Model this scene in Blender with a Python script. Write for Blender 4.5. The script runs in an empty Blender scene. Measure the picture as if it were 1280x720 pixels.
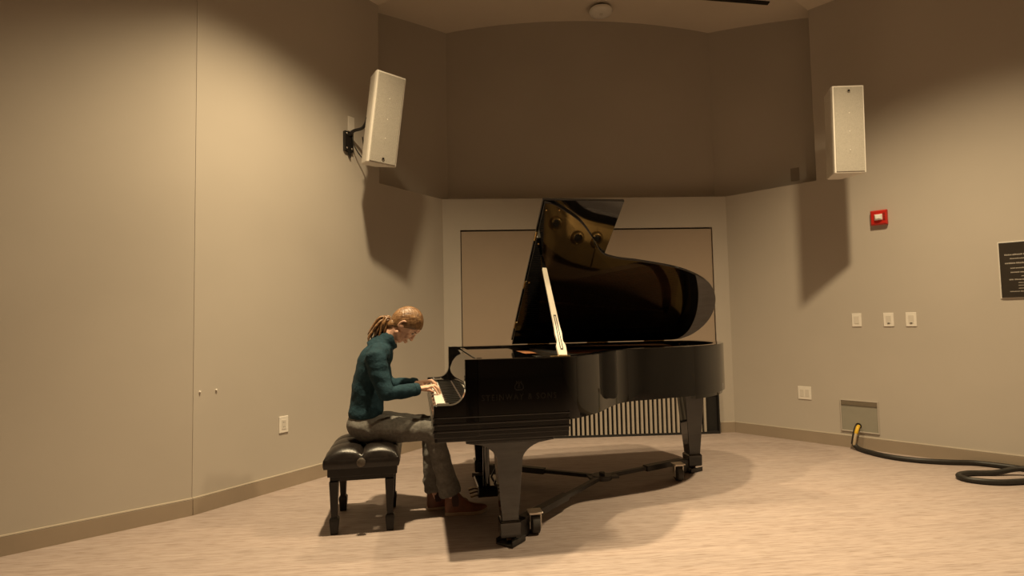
import bpy, bmesh, math, random
from mathutils import Vector, Matrix, noise

random.seed(7)
C = bpy.context.scene.collection
scene = bpy.context.scene
PI = math.pi

# ------------------------------------------------------------------ camera
F_PX = 707.07
PITCH, ROLL = 0.0551255, 0.0200864
cd = bpy.data.cameras.new('camera')
cd.sensor_fit = 'HORIZONTAL'; cd.sensor_width = 36.0
cd.lens = 36.0 * F_PX / 1280.0
cd.clip_start = 0.05; cd.clip_end = 60
cam = bpy.data.objects.new('camera', cd); C.objects.link(cam)
fw = Vector((0, math.cos(PITCH), math.sin(PITCH))); up0 = Vector((0, -math.sin(PITCH), math.cos(PITCH))); rt0 = Vector((1, 0, 0))
rt = math.cos(ROLL) * rt0 - math.sin(ROLL) * up0
up = math.sin(ROLL) * rt0 + math.cos(ROLL) * up0
M = Matrix.Identity(4)
for i in range(3):
    M[i][0] = rt[i]; M[i][1] = up[i]; M[i][2] = -fw[i]
M[2][3] = 1.2055
cam.matrix_world = M
scene.camera = cam

# ------------------------------------------------------------------ world, lamps, exposure
w = bpy.data.worlds.new('world'); scene.world = w; w.use_nodes = True
bg = w.node_tree.nodes.get('Background') or w.node_tree.nodes.new('ShaderNodeBackground')
bg.inputs[0].default_value = (0.9, 0.72, 0.5, 1); bg.inputs[1].default_value = 0.02
scene.view_settings.view_transform = 'Standard'
scene.view_settings.look = 'None'
scene.view_settings.gamma = 1.0
scene.view_settings.use_curve_mapping = False
scene.view_settings.exposure = 0.18
WARM = (1.0, 0.772, 0.455)

def spot(name, loc, energy, size=100, blend=0.35, radius=0.07, aim=(0, 0, -1)):
    l = bpy.data.lights.new(name, 'SPOT'); l.energy = energy; l.color = WARM
    l.spot_size = math.radians(size); l.spot_blend = blend; l.shadow_soft_size = radius
    o = bpy.data.objects.new(name, l); C.objects.link(o); o.location = loc
    o.rotation_euler = Vector(aim).to_track_quat('-Z', 'Y').to_euler()
    return o
# one row of three downlights, each a wide spill with a brighter core
for x_, y_, wide, core in ((-0.83, 3.10, 480, 300), (2.42, 3.08, 530, 240)):
    spot('ceiling_and_fill_spot', (x_, y_, 4.05), wide, 128, 1.0)
    spot('ceiling_spot_core', (x_, y_, 4.05), core, 70, 1.0)
spot('ceiling_and_fill_spot', (0.86, 3.80, 4.05), 340, 72, 1.0)
# added second row: unseen fill spots that lift the floor and side walls
for x_, y_, e_ in ((-2.1, 0.7, 150), (0.86, 0.4, 60), (3.7, 0.7, 90)):
    spot('ceiling_and_fill_spot', (x_, y_, 4.05), e_, 84, 1.0)

# ------------------------------------------------------------------ materials
def mat(name, col, rough=0.5, metal=0.0, spec=0.5, coat=0.0, var=0.0, scale=20.0, stretch=(1, 1, 1),
        bump=0.0, bscale=60.0, emit=None, trans=0.0, col2=None, rvar=0.0):
    m = bpy.data.materials.new(name); m.use_nodes = True
    nt = m.node_tree; b = nt.nodes['Principled BSDF']
    b.inputs['Base Color'].default_value = (*col, 1)
    b.inputs['Roughness'].default_value = rough
    b.inputs['Metallic'].default_value = metal
    b.inputs['Specular IOR Level'].default_value = spec
    b.inputs['Coat Weight'].default_value = coat
    b.inputs['Coat Roughness'].default_value = 0.03
    b.inputs['Transmission Weight'].default_value = trans
    if emit:
        b.inputs['Emission Color'].default_value = (*emit[0], 1); b.inputs['Emission Strength'].default_value = emit[1]
    tc = nt.nodes.new('ShaderNodeTexCoord'); mp = nt.nodes.new('ShaderNodeMapping')
    mp.inputs['Scale'].default_value = stretch
    nt.links.new(tc.outputs['Object'], mp.inputs['Vector'])
    nz = nt.nodes.new('ShaderNodeTexNoise'); nz.inputs['Scale'].default_value = scale; nz.inputs['Detail'].default_value = 5
    nt.links.new(mp.outputs[0], nz.inputs['Vector'])
    cr = nt.nodes.new('ShaderNodeValToRGB')
    c2 = col2 if col2 else tuple(max(0, c * (1 - var)) for c in col)
    c1 = col if col2 else tuple(min(1, c * (1 + var)) for c in col)
    cr.color_ramp.elements[0].position = 0.32; cr.color_ramp.elements[1].position = 0.68
    cr.color_ramp.elements[0].color = (*c2, 1); cr.color_ramp.elements[1].color = (*c1, 1)
    nt.links.new(nz.outputs['Fac'], cr.inputs['Fac'])
    nt.links.new(cr.outputs['Color'], b.inputs['Base Color'])
    if rvar:
        mr = nt.nodes.new('ShaderNodeMapRange')
        mr.inputs['To Min'].default_value = max(0, rough - rvar); mr.inputs['To Max'].default_value = rough + rvar
        nt.links.new(nz.outputs['Fac'], mr.inputs['Value']); nt.links.new(mr.outputs[0], b.inputs['Roughness'])
    if bump:
        n2 = nt.nodes.new('ShaderNodeTexNoise'); n2.inputs['Scale'].default_value = bscale; n2.inputs['Detail'].default_value = 4
        nt.links.new(mp.outputs[0], n2.inputs['Vector'])
        bp = nt.nodes.new('ShaderNodeBump'); bp.inputs['Strength'].default_value = bump; bp.inputs['Distance'].default_value = 0.01
        nt.links.new(n2.outputs['Fac'], bp.inputs['Height']); nt.links.new(bp.outputs[0], b.inputs['Normal'])
    return m

MW = mat('wall_paint', (0.49, 0.445, 0.39), 0.75, var=0.03, scale=1.3, bump=0.04, bscale=220, spec=0.25)
MDOOR = mat('door_paint', (0.385, 0.305, 0.235), 0.6, var=0.03, scale=2.0, spec=0.3)
MCEIL = mat('ceiling_paint', (0.70, 0.62, 0.52), 0.85, var=0.02, scale=2, spec=0.2)
MBASE = mat('vinyl_baseboard', (0.33, 0.265, 0.20), 0.5, var=0.04, scale=4, spec=0.35)
MBASEB = mat('baseboard_cap', (0.48, 0.42, 0.34), 0.4, var=0.03, scale=4)
MBLK = mat('piano_lacquer', (0.0035, 0.0033, 0.0034), 0.05, spec=0.5, coat=0.4, var=0.2, scale=3)
MSATIN = mat('satin_black', (0.012, 0.011, 0.011), 0.32, var=0.2, scale=8)
MGOLD = mat('plate_gold', (0.50, 0.30, 0.10), 0.33, metal=0.75, var=0.08, scale=14)
MBRASS = mat('brass', (0.72, 0.50, 0.22), 0.25, metal=1.0, var=0.06, scale=30)
MSHADED = mat('shaded_brass', (0.20, 0.13, 0.06), 0.4, metal=0.9, var=0.1, scale=30)  # brass with the shade below the piano put into its colour
MEMB = mat('decal_gold', (0.030, 0.027, 0.021), 0.35, metal=0.6, var=0.05, scale=30)
MSTEEL = mat('string_steel', (0.40, 0.37, 0.33), 0.3, metal=1.0, var=0.1, scale=30)
MCOPPER = mat('bass_copper', (0.35, 0.16, 0.08), 0.35, metal=1.0, var=0.1, scale=30)
MSPRUCE = mat('soundboard_spruce', (0.22, 0.12, 0.05), 0.4, var=0.12, scale=20, stretch=(1, 10, 1))
MIVORY = mat('key_white', (0.83, 0.80, 0.72), 0.2, var=0.02, scale=20)
MEBONY = mat('key_black', (0.008, 0.008, 0.008), 0.3, var=0.1, scale=20)
MMAPLE = mat('pale_wood', (0.46, 0.42, 0.35), 0.4, var=0.06, scale=16, stretch=(8, 1, 1))
MFELT = mat('key_felt', (0.10, 0.075, 0.065), 0.9, var=0.1, scale=80)
MDAMP = mat('damper_black', (0.012, 0.011, 0.010), 0.5, var=0.1, scale=20)
MLEATH = mat('bench_leather', (0.013, 0.0102, 0.009), 0.30, spec=0.38, var=0.25, scale=40, bump=0.12, bscale=260, rvar=0.06)
MBENCH = mat('bench_ebony', (0.012, 0.010, 0.009), 0.35, spec=0.3, var=0.15, scale=12)
MKNOB = mat('bench_knob', (0.09, 0.075, 0.06), 0.4, metal=0.4, var=0.2, scale=60)
MSTL = mat('dolly_steel', (0.035, 0.032, 0.03), 0.45, metal=0.3, var=0.2, scale=20)
MZINC = mat('zinc_caster', (0.62, 0.57, 0.50), 0.35, metal=0.8, var=0.1, scale=30)
MRUB = mat('grey_rubber', (0.06, 0.055, 0.05), 0.7, var=0.1, scale=30)
MWPL = mat('white_plastic', (0.80, 0.76, 0.70), 0.4, var=0.02, scale=30)
MWPL2 = mat('white_plastic_inset', (0.68, 0.64, 0.58), 0.4, var=0.02, scale=30)
MSPK = mat('speaker_white', (0.74, 0.70, 0.64), 0.5, var=0.03, scale=30)
MRED = mat('alarm_red', (0.55, 0.018, 0.01), 0.35, var=0.05, scale=20)
MLENS = mat('strobe_lens', (0.9, 0.88, 0.84), 0.12, var=0.02, scale=20, coat=0.5)
MGREY = mat('box_grey', (0.30, 0.285, 0.235), 0.5, var=0.04, scale=9)
MCAB = mat('cable_black', (0.02, 0.017, 0.014), 0.5, var=0.2, scale=40, spec=0.4)
MYEL = mat('cable_yellow', (0.72, 0.45, 0.03), 0.5, var=0.08, scale=40)
MSIGN = mat('sign_dark', (0.035, 0.028, 0.022), 0.35, var=0.1, scale=12)
MSIGNT = mat('sign_text', (0.36, 0.33, 0.29), 0.5, var=0.06, scale=60)
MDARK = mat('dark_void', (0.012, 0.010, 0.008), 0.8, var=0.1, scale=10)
MSLAT = mat('slat_paint', (0.42, 0.37, 0.31), 0.5, var=0.04, scale=10)
MSKIN = mat('skin', (0.60, 0.36, 0.26), 0.48, var=0.07, scale=22, bump=0.05, bscale=300)
MSWEAT = mat('teal_knit', (0.0115, 0.034, 0.047), 0.85, var=0.18, scale=26, bump=0.5, bscale=55, spec=0.2)
MJEAN = mat('grey_trousers', (0.15, 0.142, 0.13), 0.85, var=0.14, scale=60, bump=0.4, bscale=45, spec=0.2)
MHAIR = mat('auburn_hair', (0.265, 0.145, 0.064), 0.42, scale=44, stretch=(.32, 1.5, 1.1), col2=(0.085, 0.038, 0.014), bump=0.35, bscale=80)
MTIE = mat('hair_tie', (0.45, 0.36, 0.26), 0.6, var=0.1, scale=60)
MSHOE = mat('brown_leather', (0.17, 0.058, 0.026), 0.42, var=0.18, scale=30, bump=0.1, bscale=90)
MSOLE = mat('shoe_sole', (0.42, 0.31, 0.22), 0.6, var=0.08, scale=30)
MLACE = mat('shoe_lace', (0.05, 0.022, 0.015), 0.7, var=0.1, scale=60)
MEYE = mat('eye', (0.35, 0.30, 0.26), 0.15, var=0.2, scale=200)
MLIP = mat('lip', (0.42, 0.17, 0.13), 0.45, var=0.05, scale=60)
MBROW = mat('brow', (0.12, 0.06, 0.03), 0.7, var=0.1, scale=90)

def floor_mat():
    m = bpy.data.materials.new('wood_vinyl_floor'); m.use_nodes = True
    nt = m.node_tree; b = nt.nodes['Principled BSDF']; N = nt.nodes.new; L = nt.links.new
    tc = N('ShaderNodeTexCoord'); mp = N('ShaderNodeMapping'); mp.inputs['Rotation'].default_value = (0, 0, math.radians(-5))
    L(tc.outputs['Object'], mp.inputs[0])
    s1 = N('ShaderNodeMapping'); s1.inputs['Scale'].default_value = (1.6, 26, 1); L(mp.outputs[0], s1.inputs[0])
    n1 = N('ShaderNodeTexNoise'); n1.inputs['Scale'].default_value = 1.5; n1.inputs['Detail'].default_value = 7; n1.inputs['Roughness'].default_value = 0.62
    n1.inputs['Distortion'].default_value = 0.5
    L(s1.outputs[0], n1.inputs['Vector'])
    r1 = N('ShaderNodeValToRGB'); e = r1.color_ramp.elements
    e[0].position = 0.30; e[0].color = (0.33, 0.267, 0.243, 1)
    e[1].position = 0.62; e[1].color = (0.42, 0.348, 0.32, 1)
    L(n1.outputs['Fac'], r1.inputs['Fac'])
    # fine pores
    s2 = N('ShaderNodeMapping'); s2.inputs['Scale'].default_value = (9, 150, 1); L(mp.outputs[0], s2.inputs[0])
    n2 = N('ShaderNodeTexNoise'); n2.inputs['Scale'].default_value = 1.0; n2.inputs['Detail'].default_value = 3; L(s2.outputs[0], n2.inputs['Vector'])
    r2 = N('ShaderNodeValToRGB'); e = r2.color_ramp.elements
    e[0].position = 0.36; e[0].color = (0.74, 0.70, 0.66, 1); e[1].position = 0.5; e[1].color = (1, 1, 1, 1)
    L(n2.outputs['Fac'], r2.inputs['Fac'])
    mx = N('ShaderNodeMix'); mx.data_type = 'RGBA'; mx.blend_type = 'MULTIPLY'; mx.inputs['Factor'].default_value = 1
    L(r1.outputs[0], mx.inputs['A']); L(r2.outputs[0], mx.inputs['B'])
    # plank tone
    br = N('ShaderNodeTexBrick'); br.inputs['Scale'].default_value = 1.0
    br.inputs['Color1'].default_value = (0.97, 0.97, 0.97, 1); br.inputs['Color2'].default_value = (1.02, 1.0, 0.99, 1); br.inputs['Mortar'].default_value = (0.95, 0.945, 0.94, 1)
    br.inputs['Mortar Size'].default_value = 0.0015; br.inputs['Brick Width'].default_value = 1.22; br.inputs['Row Height'].default_value = 0.18
    L(mp.outputs[0], br.inputs['Vector'])
    m2 = N('ShaderNodeMix'); m2.data_type = 'RGBA'; m2.blend_type = 'MULTIPLY'; m2.inputs['Factor'].default_value = 0.6
    L(mx.outputs['Result'], m2.inputs['A']); L(br.outputs['Color'], m2.inputs['B'])
    L(m2.outputs['Result'], b.inputs['Base Color'])
    b.inputs['Roughness'].default_value = 0.55; b.inputs['Specular IOR Level'].default_value = 0.3
    bp = N('ShaderNodeBump'); bp.inputs['Strength'].default_value = 0.12; bp.inputs['Distance'].default_value = 0.004
    L(n2.outputs['Fac'], bp.inputs['Height']); L(bp.outputs[0], b.inputs['Normal'])
    return m
MFLOOR = floor_mat()

def grille_mat():
    m = bpy.data.materials.new('speaker_mesh'); m.use_nodes = True
    nt = m.node_tree; b = nt.nodes['Principled BSDF']; N = nt.nodes.new; L = nt.links.new
    tc = N('ShaderNodeTexCoord'); v = N('ShaderNodeTexVoronoi'); v.inputs['Scale'].default_value = 420
    L(tc.outputs['Object'], v.inputs['Vector'])
    r = N('ShaderNodeValToRGB'); r.color_ramp.elements[0].position = 0.25; r.color_ramp.elements[1].position = 0.5
    r.color_ramp.elements[0].color = (0.22, 0.20, 0.17, 1); r.color_ramp.elements[1].color = (0.46, 0.43, 0.38, 1)
    L(v.outputs['Distance'], r.inputs['Fac']); L(r.outputs[0], b.inputs['Base Color'])
    b.inputs['Roughness'].default_value = 0.6
    return m
MMESH = grille_mat()

# ------------------------------------------------------------------ mesh helpers
class MB:
    def __init__(s): s.v = []; s.f = []
    def add(s, vs, fs):
        o = len(s.v); s.v += [tuple(p) for p in vs]; s.f += [tuple(i + o for i in f) for f in fs]; return s
    def box(s, lo, hi, mtx=None):
        x0, y0, z0 = lo; x1, y1, z1 = hi
        vs = [(x0, y0, z0), (x1, y0, z0), (x1, y1, z0), (x0, y1, z0), (x0, y0, z1), (x1, y0, z1), (x1, y1, z1), (x0, y1, z1)]
        if mtx: vs = [mtx @ Vector(p) for p in vs]
        return s.add(vs, [(0, 3, 2, 1), (4, 5, 6, 7), (0, 1, 5, 4), (1, 2, 6, 5), (2, 3, 7, 6), (3, 0, 4, 7)])
    def frustum(s, lo, z0, hi, z1):
        a, b, c, d = lo; e, f, g, h = hi
        vs = [(a, b, z0), (c, b, z0), (c, d, z0), (a, d, z0), (e, f, z1), (g, f, z1), (g, h, z1), (e, h, z1)]
        return s.add(vs, [(0, 3, 2, 1), (4, 5, 6, 7), (0, 1, 5, 4), (1, 2, 6, 5), (2, 3, 7, 6), (3, 0, 4, 7)])
    def prism(s, pts, fn, t0, t1):
        """pts 2D outline; fn(a,b,t) -> 3D; extruded from t0 to t1"""
        n = len(pts)
        vs = [fn(a, b, t0) for a, b in pts] + [fn(a, b, t1) for a, b in pts]
        fs = [tuple(range(n - 1, -1, -1)), tuple(range(n, 2 * n))] + [(i, (i + 1) % n, n + (i + 1) % n, n + i) for i in range(n)]
        return s.add(vs, fs)
    def loft(s, rings, cap=True):
        n = len(rings[0]); vs = [p for r in rings for p in r]; fs = []
        for k in range(len(rings) - 1):
            for i in range(n):
                j = (i + 1) % n
                fs.append((k * n + i, k * n + j, (k + 1) * n + j, (k + 1) * n + i))
        if cap:
            fs.append(tuple(range(n - 1, -1, -1))); fs.append(tuple((len(rings) - 1) * n + i for i in range(n)))
        return s.add(vs, fs)
    def tube(s, pts, rad, seg=10, round_ends=False, ref=None):
        pts = [Vector(p) for p in pts]; n = len(pts)
        rr = list(rad) if hasattr(rad, '__len__') else [rad] * n
        rings = []; ref = Vector(ref) if ref else None; prev = None
        seq = []
        for i in range(n):
            t = (pts[min(i + 1, n - 1)] - pts[max(i - 1, 0)]).normalized()
            seq.append((pts[i], t, rr[i]))
        if round_ends:
            p, t, r = seq[0]; r0 = r[0] if hasattr(r, '__len__') else r
            q, t2, r2 = seq[-1]; r1 = r2[0] if hasattr(r2, '__len__') else r2
            sc = lambda r, k: tuple(x * k for x in r) if hasattr(r, '__len__') else r * k
            seq = [(p - t * r0 * 0.97, t, sc(r, 0.2)), (p - t * r0 * 0.75, t, sc(r, 0.66)), (p - t * r0 * 0.4, t, sc(r, 0.92))] + seq + \
                  [(q + t2 * r1 * 0.4, t2, sc(r2, 0.92)), (q + t2 * r1 * 0.75, t2, sc(r2, 0.66)), (q + t2 * r1 * 0.97, t2, sc(r2, 0.2))]
        for p, t, r in seq:
            if prev is None:
                a = ref if ref else (Vector((0, 0, 1)) if abs(t.z) < 0.9 else Vector((1, 0, 0)))
            else: a = prev
            x = (a - t * a.dot(t)).normalized(); y = t.cross(x); prev = x
            ra, rb = r if hasattr(r, '__len__') else (r, r)
            rings.append([p + x * ra * math.cos(2 * PI * k / seg) + y * rb * math.sin(2 * PI * k / seg) for k in range(seg)])
        return s.loft(rings)
    def cyl(s, p0, p1, r, seg=16): return s.tube([p0, p1], r, seg)
    def ball(s, c, r, seg=16, rows=10, axes=None):
        c = Vector(c); rx, ry, rz = r if hasattr(r, '__len__') else (r, r, r)
        X, Y, Z = axes if axes else (Vector((1, 0, 0)), Vector((0, 1, 0)), Vector((0, 0, 1)))
        rings = []
        for k in range(1, rows):
            th = PI * k / rows
            rings.append([c - Z * rz * math.cos(th) + (X * rx * math.cos(2 * PI * i / seg) + Y * ry * math.sin(2 * PI * i / seg)) * math.sin(th) for i in range(seg)])
        o = len(s.v); s.loft(rings, cap=False)
        a = len(s.v); s.v += [tuple(c - Z * rz), tuple(c + Z * rz)]
        L = o + (rows - 2) * seg
        for i in range(seg):
            j = (i + 1) % seg
            s.f.append((a, o + j, o + i)); s.f.append((a + 1, L + i, L + j))
        return s

def mesh_of(name, mb, m, smooth=35):
    me = bpy.data.meshes.new(name); me.from_pydata(mb.v, [], mb.f); me.update()
    bm = bmesh.new(); bm.from_mesh(me); bmesh.ops.recalc_face_normals(bm, faces=bm.faces); bm.to_mesh(me); bm.free()
    if m: me.materials.append(m)
    if smooth:
        me.shade_smooth()
        if smooth < 180: me.set_sharp_from_angle(angle=math.radians(smooth))
    return me
def obj(name, mb, m, parent=None, smooth=35, bevel=0, loc=None):
    me = mb if isinstance(mb, bpy.types.Mesh) else mesh_of(name, mb, m, smooth)
    o = bpy.data.objects.new(name, me); C.objects.link(o)
    if parent: o.parent = parent
    if loc: o.location = loc
    if bevel:
        b = o.modifiers.new('bevel', 'BEVEL'); b.width = bevel; b.segments = 2; b.limit_method = 'ANGLE'; b.angle_limit = math.radians(40)
    return o
def tag(o, label, cat, group=None):
    o['label'] = label; o['category'] = cat
    if group: o['group'] = group
    return o
def thing(name, label, cat, loc=(0, 0, 0), rotz=0.0, group=None):
    o = bpy.data.objects.new(name, None); C.objects.link(o); o.empty_display_size = 0.1
    o.location = loc; o.rotation_euler = (0, 0, rotz)
    return tag(o, label, cat, group)
def struct(name, mb, m, parent=None, smooth=0, bevel=0):
    o = obj(name, mb, m, parent, smooth, bevel)
    if not parent: o['kind'] = 'structure'
    return o
def remeshed(name, mb, m, parent, voxel, smooth_it=6, wrinkle=None):
    me = mesh_of(name + '_raw', mb, None, 0)
    o = bpy.data.objects.new(name + '_raw', me); C.objects.link(o)
    r = o.modifiers.new('r', 'REMESH'); r.mode = 'VOXEL'; r.voxel_size = voxel
    if smooth_it:
        s = o.modifiers.new('s', 'SMOOTH'); s.factor = 0.5; s.iterations = smooth_it
    dg = bpy.context.evaluated_depsgraph_get()
    out = bpy.data.meshes.new_from_object(o.evaluated_get(dg))
    bpy.data.objects.remove(o); bpy.data.meshes.remove(me)
    out.name = name
    out.materials.clear(); out.materials.append(m)
    if wrinkle:
        for v, n in [(v, v.normal.copy()) for v in out.vertices]:
            v.co += n * wrinkle(v.co)
    out.shade_smooth()
    return obj(name, out, m, parent)
def crom(pts, n=8, closed=False):
    out = []; N = len(pts); P = [Vector(p) for p in pts]
    rng = range(N if closed else N - 1)
    for i in rng:
        p0 = P[(i - 1) % N] if closed or i > 0 else P[i]; p1 = P[i]; p2 = P[(i + 1) % N]
        p3 = P[(i + 2) % N] if closed or i + 2 < N else p2
        for k in range(n):
            t = k / n
            out.append(0.5 * ((2 * p1) + (p2 - p0) * t + (2 * p0 - 5 * p1 + 4 * p2 - p3) * t * t + (3 * p1 - p0 - 3 * p2 + p3) * t ** 3))
    if not closed: out.append(P[-1])
    return out
XYZ = lambda a, b, t: (a, b, t)

# ------------------------------------------------------------------ the room
L0 = Vector((-2.753, 3.082)); L1 = Vector((-2.067, 3.676)); LB = Vector((-0.697, 5.756))
BR = Vector((2.268, 5.900)); R1 = Vector((3.801, 4.303))
dL = (LB - L1).normalized(); dR = (R1 - BR).normalized(); dB = (BR - LB).normalized()
d0 = (L1 - L0).normalized()
LF = L0 - d0 * 2.1                       # left front panel runs on past the frame
RF = BR + dR * 4.4
YF = -5.5
H1, HL = 4.10, 2.45
nL = Vector((-dL.y, dL.x)); nL = nL if nL.x < 0 else -nL      # outward normals
nR = Vector((-dR.y, dR.x)); nR = nR if nR.x > 0 else -nR
nB = Vector((-dB.y, dB.x)); nB = nB if nB.y > 0 else -nB
n0 = Vector((-d0.y, d0.x)); n0 = n0 if n0.x < 0 else -n0
TH = 0.10

fl = MB().add([(-6, YF - .2, 0), (7, YF - .2, 0), (7, 6.4, 0), (-6, 6.4, 0), (-6, YF - .2, -.1), (7, YF - .2, -.1), (7, 6.4, -.1), (-6, 6.4, -.1)],
              [(0, 1, 2, 3), (7, 6, 5, 4), (0, 4, 5, 1), (1, 5, 6, 2), (2, 6, 7, 3), (3, 7, 4, 0)])
struct('floor', fl, MFLOOR)

def wall(name, a, d, n, prof, m=MW, th=TH):
    mb = MB().prism(prof, lambda s, z, t: (a.x + d.x * s + n.x * t, a.y + d.y * s + n.y * t, z), 0, th)
    return struct(name, mb, m)
sNL = (Vector((-1.176, 5.029)) - L1).length
lenL = (LB - L1).length
wall('wall_left', L1, dL, nL, [(0, 0), (lenL + .04, 0), (lenL + .04, HL), (sNL, HL), (sNL, H1 + .5), (0, H1 + .5)])
wall('wall_left_front', LF, d0, n0, [(0, 0), ((L1 - LF).length, 0), ((L1 - LF).length, H1), (0, H1)])
lenR = (RF - BR).length
NR = Vector((2.895, 5.270)); sNR = (NR - BR).length
wall('wall_right', BR, dR, nR, [(-.04, 0), (lenR, 0), (lenR, H1), (sNR, H1), (sNR, HL), (-.04, HL)])
# back wall with the opening of the wide double door
DX0, DX1, DH = 0.178, 2.812, 2.13           # along dB from LB
lenB = (BR - LB).length
bw = MB()
fB = lambda s, z, t: (LB.x + dB.x * s + nB.x * t, LB.y + dB.y * s + nB.y * t, z)
for (a, b, c, d_) in ((0, DX0, 0, HL), (DX1, lenB, 0, HL), (DX0, DX1, DH, HL)):
    bw.prism([(a, c), (b, c), (b, d_), (a, d_)], fB, 0, TH)
struct('wall_back', bw, MW)
# door: frame reveal + two tall leaves set just behind the wall face
dr = struct('door_1', MB().prism([(DX0, 0), (DX1, 0), (DX1, DH), (DX0, DH)], fB, .075, .098), MDARK)
mid = (DX0 + DX1) / 2
for (a, b) in ((DX0 + .008, mid - .003), (mid + .003, DX1 - .008)):
    obj('door_leaf', MB().prism([(a, .012), (b, .012), (b, DH - .016), (a, DH - .016)], fB, .012, .055), MDOOR, dr, 0, .002)
# slim metal corner bead where the two left panels meet
struct('trim_2', MB().tube([(L1.x + .0005, L1.y - .0005, .11), (L1.x + .0005, L1.y - .0005, H1)], .003, 8), MW, smooth=60)

# niche above the ledge
NLa = Vector((-1.176, 5.029)) + nL * .25
NCa = Vector((-0.665, 6.00)); NCb = Vector((2.235, 6.12)); NRa = NR + nR * .25
def upper(name, a, b, z1=4.9):
    d = (b - a); ln = d.length; d.normalize(); n = Vector((-d.y, d.x)); n = n if n.y > 0 else -n
    wall(name, a, d, n, [(-.02, HL - .03), (ln + .02, HL - .03), (ln + .02, z1), (-.02, z1)], MW, .06)
upper('wall_upper_left', NLa, NCa); upper('wall_upper_back', NCa, NCb); upper('wall_upper_right', NCb, NRa)
E1 = Vector((-1.176, 5.029))
led = [(E1.x, E1.y), (LB.x, LB.y), (BR.x, BR.y), (NR.x, NR.y), (NRa.x, NRa.y), (NCb.x, NCb.y), (NCa.x, NCa.y), (NLa.x, NLa.y)]
led = [(p[0] + q[0] * .012, p[1] + q[1] * .012) for p, q in zip(led, [nL, (nL + nB), (nB + nR), nR, (0, 0), (0, 0), (0, 0), (0, 0)])]
struct('trim_1', MB().prism(led, XYZ, HL - .02, HL - .004), MW)
# near jambs of the niche
for nm, a, b in (('wall_upper_jamb_left', E1, NLa), ('wall_upper_jamb_right', NR, NRa)):
    d = (b - a); ln = d.length; d.normalize(); n = Vector((-d.y, d.x)); n = n if n.y < 0 else -n
    wall(nm, a, d, n, [(0.02, HL - .03), (ln + .1, HL - .03), (ln + .1, 4.9), (0.02, 4.9)], MW, .03)

# ceilings: flat over the room, shallow barrel vault over the niche
zv = lambda x: 4.47 - 0.065 * (x - 0.8) ** 2
front_edge = [Vector((-1.176, 5.029)), Vector((-0.6, 4.66)), Vector((2.2, 4.66)), Vector((2.664, 5.079)), Vector((2.895, 5.270))]
poly = [(p.x, p.y) for p in front_edge] + [(RF.x + .1, RF.y), (RF.x + .1, YF), (LF.x - .1, YF), (LF.x - .1, LF.y), (L1.x - .03, L1.y + .02)]
ce = MB().prism(poly, XYZ, H1, H1 + .03)
for a, b in zip(front_edge[:-1], front_edge[1:]):           # fascia up to the vault
    ce.add([(a.x, a.y, H1), (b.x, b.y, H1), (b.x, b.y, 4.6), (a.x, a.y, 4.6)], [(0, 1, 2, 3)])
struct('ceiling', ce, MCEIL)
va = MB(); xs = [-1.9 + 5.6 * i / 28 for i in range(29)]
va.loft([[(x, 4.3, zv(x)), (x, 6.5, zv(x)), (x, 6.5, zv(x) + .05), (x, 4.3, zv(x) + .05)] for x in xs])
struct('ceiling_vault', va, MCEIL, smooth=30)

# walls behind and beside the camera
wf = MB().box((LF.x - .3, YF - .1, 0), (RF.x + .3, YF, H1)); struct('wall_front', wf, MW)
struct('wall_left_rear', MB().box((LF.x - .1, YF, 0), (LF.x, LF.y + .02, H1)), MW)
struct('wall_right_rear', MB().box((RF.x, YF, 0), (RF.x + .1, RF.y + .02, H1)), MW)

def baseboard(name, a, d, n, s0, s1):
    prof = [(0, 0), (-.013, 0), (-.011, .098), (-.004, .104), (0, .104)]
    mb = MB()
    P = lambda s, t, z: (a.x + d.x * s + n.x * t, a.y + d.y * s + n.y * t, z)
    mb.loft([[P(s0, t, z) for t, z in prof], [P(s1, t, z) for t, z in prof]])
    o = struct(name, mb, MBASE)
    # lighter cap line along the top
    cap = MB(); pc = [(0, .102), (-.011, .102), (-.010, .109), (0, .110)]
    cap.loft([[P(s0, t, z) for t, z in pc], [P(s1, t, z) for t, z in pc]])
    obj('baseboard_cap', cap, MBASEB, o, 0)
baseboard('baseboard_left', L1, dL, nL, 0, lenL - .008)
baseboard('baseboard_left_front', LF, d0, n0, 0, (L1 - LF).length)
baseboard('baseboard_right', BR, dR, nR, .01, lenR)
baseboard('baseboard_back', LB, dB, nB, DX1 + .005, lenB)
baseboard('baseboard_back_left', LB, dB, nB, 0, DX0 - .005)

# placing on the walls: s along the wall, height z
def frame(a, d, n, s, z):
    """matrix: x along wall (to the right as seen from the room), y out of the wall into the room, z up"""
    p = a + d * s
    o = Matrix(((d.x, -n.x, 0, p.x), (d.y, -n.y, 0, p.y), (0, 0, 1, z), (0, 0, 0, 1)))
    return o
def wall_thing(name, label, cat, mtx, group=None):
    o = thing(name, label, cat, group=group); o.matrix_world = mtx; return o
def s_on(a, d, p): return (Vector(p) - a).dot(d)

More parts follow.
